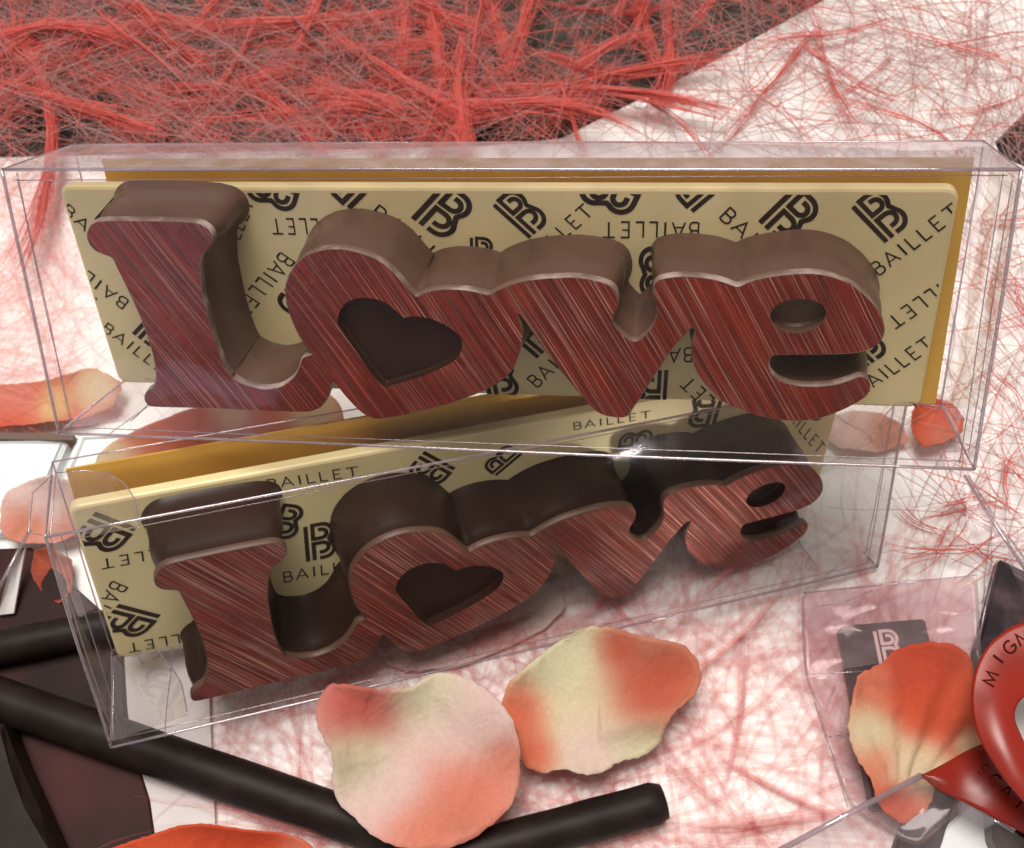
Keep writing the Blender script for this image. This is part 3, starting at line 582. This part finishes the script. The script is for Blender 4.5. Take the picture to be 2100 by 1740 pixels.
for lab, pts in (('white dish corner at the left edge behind the boxes', [(-220, 903), (141, 899), (112, 965), (96, 1010), (70, 1090), (-220, 1100)]),
                 ('white dish half hidden by the coral petal between the boxes', [(158, 894), (520, 876), (640, 960), (420, 1060), (105, 1075), (130, 960)])):
    g = thing('white_dish', lab, 'dish', table(*pts[1], 0), 'white dishes')
    slab('dish_body', pts, -.004, .02, M['tray'], g, bev=.004)
    c = np.mean(np.array(pts), 0)
    ip = [table(*(c+(np.array(p)-c)*.93), .0205) for p in pts]; ip2 = [table(*(c+(np.array(p)-c)*.90), .0206) for p in pts]
    n = len(ip); up = [p+np.array([0, 0, .006*S]) for p in ip]
    V = [p+np.array([0, 0, -.0]) for p in ip]+[p+np.array([0, 0, .005*S]) for p in [.5*(a+b_) for a, b_ in zip(ip, ip2)]]+ip2
    obj('dish_rim', V, [(a*n+i, a*n+(i+1) % n, (a+1)*n+(i+1) % n, (a+1)*n+i) for a in range(2) for i in range(n)], M['tray'], g)
slab('gap_strip', [(-200, 884), (150, 890), (150, 903), (-200, 897)], -.004, .03, M['brown'], label='dark gap behind the white dishes, painted as a thin brown strip', cat='card')  # shade of the gap behind the dishes, put in as a brown strip
# ---- bag with tile --------------------------------------------------------------------
bag = thing('clear_bag', 'crinkled clear bag holding the dark tile on the right', 'bag', table(1840, 1420, .0))
bp = [(1644,1216),(1820,1196),(2002,1180),(2006,1260),(2010,1335),(2020,1480),(1990,1640),(1880,1740),(1745,1665),(1700,1540),(1662,1420),(1649,1380),(1645,1300)]
o = sheet_obj('bag_front', bp, (1840, 1420), .04, .02, 0., M['bag'], [], (1, 1, 1), .006, lambda x, y: .004*math.sin(9*x+5*y)+.003*math.sin(17*y), .0001, parent=bag, seed=3, jag=.6)
o = sheet_obj('bag_back', bp, (1840, 1420), .003, .0, 0., M['bag'], [], (1, 1, 1), .002, None, .0001, parent=bag, seed=4, jag=.6)
o = sheet_obj('seal_band', [(1644,1218),(1820,1200),(2002,1182),(2008,1330),(1830,1357),(1649,1384)], (1840, 1300), .05, .02, 0., M['bag'], [], (1, 1, 1), .002, None, .0001, parent=bag, seed=5, jag=.3)
tubes_mesh('bag_crease', [[table(u, v, .05) for u, v in l] for l in ([(1645,1217),(2003,1180),(2010,1336)], [(1652,1384),(1760,1378),(1900,1372)], [(1672,1246),(1740,1232),(1788,1212)], [(1664,1420),(1692,1462),(1712,1408)], [(1700,1512),(1724,1508)], [(1738,1655),(1670,1440)])],
           [.0008*S, .0006*S, .0006*S, .0006*S, .0012*S, .0006*S], M['crease'], bag)
tile = thing('chocolate_tile', 'dark bloomed chocolate tile with a pale B emblem, inside the clear bag', 'chocolate', table(1850, 1400, .006))
tp = [(1724,1288),(1730,1283),(1892,1269),(1898,1273),(1910,1325),(1962,1640),(1955,1655),(1800,1662),(1790,1655)]
slab('tile_body', tp, .006, .026, M['tile'], tile, bev=.002)
Ot = table(0, 0, .0268)
def topt(u, v): q = table(u, v, .0268)-Ot; return (q[0]/S, q[1]/S)
marks_mesh('emblem', [('T2', 'L', [((1.95, 4.95), (690, 640)), ((1.95, 1.6), (825, 1306)), ((3.88, 4.15), (1125, 770))])], topt, Ot, np.array([1., 0, 0]), np.array([0, 1., 0]), ZU, None, M['whiteprint'], tile)
# ---- right side -----------------------------------------------------------------------
g = thing('clear_tall_box', 'clear box with slanting edges at the right side holding a dark bar', 'gift box', table(2090, 1230, 0))
tubes_mesh('folded_edge', [[table(u, v, h) for u, v, h in l] for l in ([(1978, 975, .06), (2040, 1075, .07), (2120, 1195, .08)], [(1986, 976, .055), (2046, 1070, .065), (2130, 1185, .07)], [(2045, 1150, .03), (2022, 1240, .03), (2002, 1340, .03)], [(2035, 1140, .03), (2014, 1240, .03)])],
           [.0022*S, .0012*S, .001*S, .0008*S], M['crease'], g)
pp = [table(u, v, h) for u, v, h in ((1978, 975, .06), (2200, 1290, .09), (2200, 1420, .03), (2000, 1400, .01))]
obj('box_panel', pp, [(0, 1, 2, 3)], M['pvc'], g)
slab('chocolate_bar', [(2053,1147),(2200,1215),(2200,1385),(2060,1395),(2010,1390),(2006,1330),(2030,1240)], .004, .03, M['tile'], bev=.003, label='grainy dark chocolate wedge in the clear box at the right edge', cat='chocolate')
slab('chocolate_piece', [(2035,1655),(2120,1660),(2180,1700),(2180,1790),(2060,1770),(2040,1720)], .004, .05, M['dark'], bev=.008, label='black chocolate piece under the ribbon at the bottom right corner', cat='chocolate')
# ribbon
rb = thing('satin_ribbon', 'red satin ribbon loop with dark lettering at the right edge', 'ribbon', table(2060, 1480, .09))
def band(name, L_, R_, h, m, parent, nseg=30, cross=8, curl=.02, seed=0, hv=None):
    Lp = resample(L_, nseg, False); Rp = resample(R_, nseg, False); V = []; F = []
    Lp = np.array([Lp[max(0, i-1)]+Lp[i]+Lp[min(nseg-1, i+1)] for i in range(nseg)])/3; Rp = np.array([Rp[max(0, i-1)]+Rp[i]+Rp[min(nseg-1, i+1)] for i in range(nseg)])/3
    for i in range(nseg):
        for k in range(cross+1):
            s = k/cross; u, v = Lp[i]*(1-s)+Rp[i]*s; t = i/(nseg-1)
            hh = h+(hv(t, s) if hv else 0)+curl*math.sin(math.pi*s)+.004*math.sin(11*t+seed+2*s)+.004*math.sin(3*s+9*t)
            V.append(table(u, v, hh))
    for i in range(nseg-1):
        for k in range(cross): a = i*(cross+1)+k; F.append((a, a+1, a+cross+2, a+cross+1))
    o = obj(name, V, F, m, parent, smooth=True); md = o.modifiers.new('thickness', 'SOLIDIFY'); md.thickness = .0004; return o
band('ribbon_loop', [(2260, 1262), (2180, 1262), (2120, 1270), (2070, 1286), (2025, 1322), (1999, 1372), (1990, 1430), (1996, 1480), (2012, 1525), (2060, 1600), (2130, 1680), (2240, 1760)],
     [(2260, 1420), (2180, 1405), (2130, 1412), (2105, 1425), (2088, 1440), (2078, 1458), (2078, 1478), (2092, 1510), (2105, 1535), (2135, 1575), (2190, 1640), (2260, 1700)], .15, M['satin'], rb, 48, 14, .006, 1)
band('ribbon_tail', [(1890, 1589), (1930, 1570), (1985, 1538), (2030, 1520), (2110, 1560), (2240, 1620)], [(1888, 1592), (1925, 1622), (1970, 1643), (2020, 1668), (2080, 1700), (2240, 1780)], .085, M['satin'], rb, 40, 12, .008, 2)
def ribbon_letters(name, word, pts, hgt, hz):
    V = []; F = []
    for ch, (u, v, an) in zip(word, pts):
        ca, sa = math.cos(math.radians(an)), math.sin(math.radians(an)); wdt = GL[ch][0]
        for P_, wd in GL[ch][1]:
            for q in ribbon_quads(P_, wd*1.5):
                b0 = len(V)
                for p in q:
                    x, y = (p[0]-wdt/2)*hgt, (p[1]-.5)*hgt; V.append(table(u+x*ca+y*sa, v+x*sa-y*ca, hz+(len(F) % 9)*.0001))
                F.append((b0, b0+1, b0+2, b0+3))
    return obj(name, V, F, M['ribbonink'], rb)
ribbon_letters('ribbon_lettering', 'MIGN', [(2032, 1392, -66), (2047, 1352, -52), (2070, 1328, -38), (2098, 1310, -24)], 26, .196)
ribbon_letters('ribbon_lettering', 'SCAT', [(2016, 1578, 42), (2040, 1600, 42), (2065, 1622, 42), (2092, 1648, 42)], 24, .124)
# clear lid in the bottom right corner
lid = thing('clear_cover', 'clear rigid cover with a bright corner at the bottom right, under the ribbon tail', 'cover', table(1850, 1700, .04))
Lq = [table(u, v, h) for u, v, h in ((1560, 1765, .05), (1890, 1590, .075), (2080, 1705, .075), (2200, 1800, .07), (1700, 1900, .05))]
obj('cover_face', Lq, [(0, 1, 2, 3, 4)], M['lid'], lid)
Lw = [p-np.array([0, 0, .055*S]) for p in Lq[:4]]
obj('cover_wall', Lq[:4]+Lw, [(i, i+1, i+5, i+4) for i in range(3)], M['pvc'], lid)
tubes_mesh('cover_edge', [Lq[:2], Lq[1:3], [Lq[1], Lw[1]]], [.0035*S, .003*S, .002*S], M['crease'], lid)
slab('white_dish', [(2000,1640),(2045,1665),(2060,1780),(1900,1800),(1935,1700)], .0, .02, M['tray'], bev=.004, label='small bluish white dish under the clear cover at the bottom right', cat='dish')
slab('chocolate_bar', [(1905,1620),(1960,1640),(1930,1760),(1820,1790),(1850,1700)], .0, .02, M['tile'], bev=.004, label='purple brown chocolate bar lying under the clear cover', cat='chocolate')
# ---- fibre ----------------------------------------------------------------------------
def fibres(name, strands, m, label):
    """strands: list of (px path n x 2, heights n, radius px)"""
    V = []; F = []; n = 0; sd = 3
    for P, hts, r in strands:
        P3 = P; k = len(P3)
        t = np.gradient(P3, axis=0); t /= np.linalg.norm(t, axis=1)[:, None]+1e-12
        a = np.cross(t, [.1, .2, .97]); a /= np.linalg.norm(a, axis=1)[:, None]+1e-12; b_ = np.cross(t, a)
        rr = r*(.35+.65*np.sin(np.linspace(.15, math.pi-.15, k)))[:, None]
        ring = np.stack([P3+rr*(math.cos(x)*a+math.sin(x)*b_) for x in (0, 2.094, 4.189)], 1).reshape(-1, 3)
        V.append(ring); i = np.arange(k-1)[:, None]*3+n
        for j in range(sd):
            F.append(np.concatenate([i+j, i+(j+1) % 3, i+3+(j+1) % 3, i+3+j], 1))
        n += k*3
    V = np.concatenate(V); F = np.concatenate(F).astype(np.int32)
    org = np.array([V[:, 0].mean(), V[:, 1].mean(), V[:, 2].min()]); V = (V-org).astype(np.float32)
    me = bpy.data.meshes.new(name); me.vertices.add(len(V)); me.vertices.foreach_set('co', V.ravel())
    me.loops.add(F.size); me.loops.foreach_set('vertex_index', F.ravel()); me.polygons.add(len(F))
    me.polygons.foreach_set('loop_start', np.arange(len(F), dtype=np.int32)*4); me.polygons.foreach_set('loop_total', np.full(len(F), 4, np.int32))
    me.update(); me.polygons.foreach_set('use_smooth', np.ones(len(F), bool)); me.materials.append(m)
    o = bpy.data.objects.new(name, me); link(o); o.location = org
    return tag(o, label, 'fibre', None, 'stuff')
# metric on the table: work in table coordinates (box lengths)
def tb(u, v): p = table(u, v); return p[:2]/S
def wander(x, y, ang, length, turn, n=16, drift=0.):
    st = length/n; k = rng.normal(0, turn); a = ang+np.cumsum(np.full(n, k*st)+rng.normal(0, .02+turn*.02, n))
    return np.column_stack([x+np.cumsum(np.cos(a))*st, y+np.cumsum(np.sin(a))*st])
def lift(P2, h): return np.column_stack([P2, h])*S
PXU = 1.95/F                                # about one px at the table, box lengths
def hprof(n, base, amp): ph = rng.uniform(0, 6.28, 2); t = np.linspace(0, 1, n); return base+amp*(.5+.5*np.sin(ph[0]+t*rng.uniform(2, 6)))
def scatter(n, box, ln, turn, rad, hb, ha, out, n_=14, angs=None, reject=None):
    c = 0
    while c < n:
        u, v = rng.uniform(box[0], box[2]), rng.uniform(box[1], box[3])
        if reject and reject(u, v): continue
        x, y = tb(u, v); an = rng.uniform(0, 6.28) if angs is None else rng.choice(angs)+rng.normal(0, .25)
        L_ = rng.uniform(*ln)*PXU; P = wander(x-math.cos(an)*L_/2, y-math.sin(an)*L_/2, an, L_, turn, n_)
        out.append((lift(P, hprof(n_, rng.uniform(*hb), ha)), None, rng.uniform(*rad)*PXU*S)); c += 1
GAPS = [(330, 40, 60), (200, 260, 40), (560, 30, 34), (640, 90, 36), (880, 110, 40), (1060, 40, 34), (1180, 60, 44), (1290, 110, 50), (1120, 130, 40), (1460, 60, 44), (930, 200, 26), (1290, 250, 40), (60, 70, 30), (110, 290, 40), (420, 190, 34), (540, 240, 30), (1420, 150, 30), (380, 90, 40), (980, 290, 26), (700, 30, 26)]
def gap(u, v): return any((u-a)**2+(v-b)**2 < (r*1.6)**2 for a, b, r in GAPS) or white(u, v)
def white(u, v): return v > 284-(u-1152)*.528 or u > 1760
def bundle(u, v, an, ln, k, spread, rad, out, turn=.8, h=(.01, .05), n_=20):
    x, y = tb(u, v); L_ = ln*PXU; base = wander(x-math.cos(an)*L_/2, y-math.sin(an)*L_/2, an, L_, turn, n_)
    t = np.linspace(0, 1, n_); hb = hprof(n_, rng.uniform(*h), .02)
    for _ in range(k):
        w0 = spread*PXU; ph = rng.uniform(0, 6.28, 2)
        fan = .5+1.6*np.abs(t-.5)**1.5*2
        off = np.column_stack([np.sin(ph[0]+t*rng.uniform(1, 5)), np.sin(ph[1]+t*rng.uniform(1, 5))])*(w0*fan*abs(rng.normal(0, 1)))[:, None]
        i0 = rng.integers(0, 5); i1 = n_-rng.integers(0, 5)
        P = (base+off)[i0:i1]; out.append((lift(P, (hb+rng.normal(0, .006))[i0:i1]), None, rng.uniform(*rad)*PXU*S))
def white(u, v): return v > 284-(u-1152)*.528 or u > 1760
fine = []; red = []; soft = []
# dense web over the dark mat
scatter(420, (-80, -60, 1750, 330), (150, 600), 1.4, (.35, .6), (.0, .07), .04, fine, 16, None, white)
scatter(2600, (-80, -60, 1750, 330), (40, 150), 4.5, (.35, .6), (.0, .06), .02, fine, 10, None, gap)
scatter(1000, (-80, -60, 1750, 330), (40, 140), 5., (.4, .8), (.0, .06), .02, red, 10, None, gap)
scatter(300, (-80, -60, 700, 330), (250, 800), .5, (.35, .7), (.0, .07), .03, fine, 14, [-.62, -.5, .4, -.75])
scatter(420, (-80, -60, 1700, 330), (100, 500), 1.6, (.45, .85), (.0, .06), .03, red, 12, None, white)
for u, v, an, ln, k in [(70, 90, .6, 420, 60), (250, 60, -.9, 420, 50), (230, 210, -.6, 620, 70), (560, 130, -.25, 500, 55), (640, 180, -.75, 420, 80), (770, 200, -.9, 380, 80), (880, 150, -1.25, 480, 60),
                         (1000, 60, -1.45, 340, 55), (960, 250, -1.5, 300, 60), (1110, 100, -1.55, 420, 45), (1330, 60, -1.4, 300, 60), (1390, 110, -1.55, 360, 50), (1180, 200, .15, 560, 55),
                         (1240, 170, .5, 460, 50), (1050, 260, .05, 420, 50), (760, 270, .0, 460, 60), (400, 250, -.35, 520, 60), (120, 280, -.5, 420, 50), (180, 130, .3, 380, 45), (840, 60, -.9, 400, 40),
                         (480, 30, 1.2, 260, 40), (700, 60, 1.1, 300, 40), (960, 130, -1.1, 420, 70), (1480, 30, .9, 300, 40), (50, 170, .9, 300, 40), (330, 120, -1., 320, 40), (600, 260, -.7, 300, 50)]:
    bundle(u, v, an, ln*1.15, int(k*1.3), 13, (.45, .9), red, 1.1, (.01, .06))
for u, v, s_ in [(90, 130, 30), (230, 190, 26), (560, 150, 24), (650, 190, 34), (720, 235, 30), (830, 190, 22), (420, 270, 26), (880, 40, 20), (1010, 230, 24), (1170, 210, 26), (1330, 40, 24), (1240, 170, 20), (60, 240, 24), (950, 270, 28), (320, 250, 24), (740, 270, 26)]:
    for a_ in rng.uniform(0, 6.28, 3): bundle(u+rng.normal(0, 12), v+rng.normal(0, 12), a_, rng.uniform(160, 300), 34, s_*.6, (.4, .8), red, 2.2, (.0, .05), 14)
for _ in range(22): bundle(rng.uniform(-40, 1450), rng.uniform(-20, 310), rng.uniform(0, 6.28), rng.uniform(200, 450), 12, 4, (.5, .9), red if rng.random() < .6 else fine, 1.2, (.0, .06))
# thin threads on the white table, top right and right strip
wr = lambda u, v: not white(u, v)
scatter(240, (1150, -60, 2150, 330), (200, 800), .9, (.5, .9), (.0, .03), .03, fine, 16, None, wr)
scatter(90, (1500, -60, 2150, 330), (120, 500), 3.6, (.6, 1.15), (.0, .03), .02, red, 16, None, wr)
for u, v, an, ln, k in [(1560, 190, .95, 520, 9), (1620, 60, .8, 420, 8), (1850, 230, -.1, 420, 6), (1380, 250, -.6, 380, 6), (1720, 150, -1.2, 420, 7), (1900, 150, -.75, 420, 7), (1980, 90, .3, 360, 5), (1780, 190, .5, 300, 5), (1990, 260, .15, 300, 6), (1660, 200, -1.45, 300, 6)]:
    bundle(u, v, an, ln, k, 6, (.6, 1.2), red, 2.4, (.0, .03))
scatter(70, (1880, 300, 2180, 1180), (100, 380), 2.5, (.6, 1.2), (.0, .02), .02, red, 14)
scatter(150, (1880, 300, 2180, 1180), (120, 500), 1.5, (.5, .9), (.0, .02), .02, fine, 14)
for u, v in ((1950, 1060), (2000, 1120), (1900, 1110), (2050, 980), (2060, 640), (2060, 470), (1900, 1150), (1990, 1020), (2080, 820)):
    for _ in range(2): bundle(u, v, rng.uniform(0, 6.28), 170, 4, 7, (.5, .9), red, 4., (.0, .02), 14)
scatter(330, (-60, 340, 140, 860), (100, 420), 2.2, (1.5, 5.), (.0, .02), .01, soft, 14)
scatter(160, (-60, 600, 1900, 900), (150, 500), 1.5, (1.2, 2.5), (.0, .01), .01, soft, 14)
# soft pink tangle under the petals and the lower box
scatter(700, (455, 1150, 1900, 1800), (150, 620), 2.0, (2.0, 7.), (-.002, .006), .006, soft, 18)
scatter(40, (455, 1150, 1900, 1800), (120, 420), 2.6, (.6, 1.3), (-.002, .006), .006, soft, 16)
for u, v, an, ln, k in [(a1, a2, a3, a4, max(3, a5//3)) for a1, a2, a3, a4, a5 in [(1500, 1330, .55, 420, 22), (1380, 1420, .5, 380, 18), (1560, 1690, .1, 360, 40), (1480, 1720, .3, 300, 40), (1600, 1640, -.6, 300, 30), (1420, 1600, -1.1, 340, 20), (1560, 1480, 1.0, 320, 18), (520, 1560, -.4, 300, 20), (560, 1700, -.3, 320, 20), (1240, 1280, .4, 420, 14), (1500, 1180, .6, 300, 12), (600, 1660, -.6, 260, 14)]]:
    bundle(u, v, an, ln, k, 14, (3., 7.), soft, 1.2, (.0, .006), 16)
fibres('fine_fibre', fine, M['fine'], 'fine pale pink threads webbed over the dark mat and the white table top')
fibres('red_fibre', red, M['redf'], 'bright red matted threads bunched over the dark mat and straying onto the white')
fibres('soft_fibre', soft, M['softf'], 'faint pink tangle lying on the white table top under the petals')
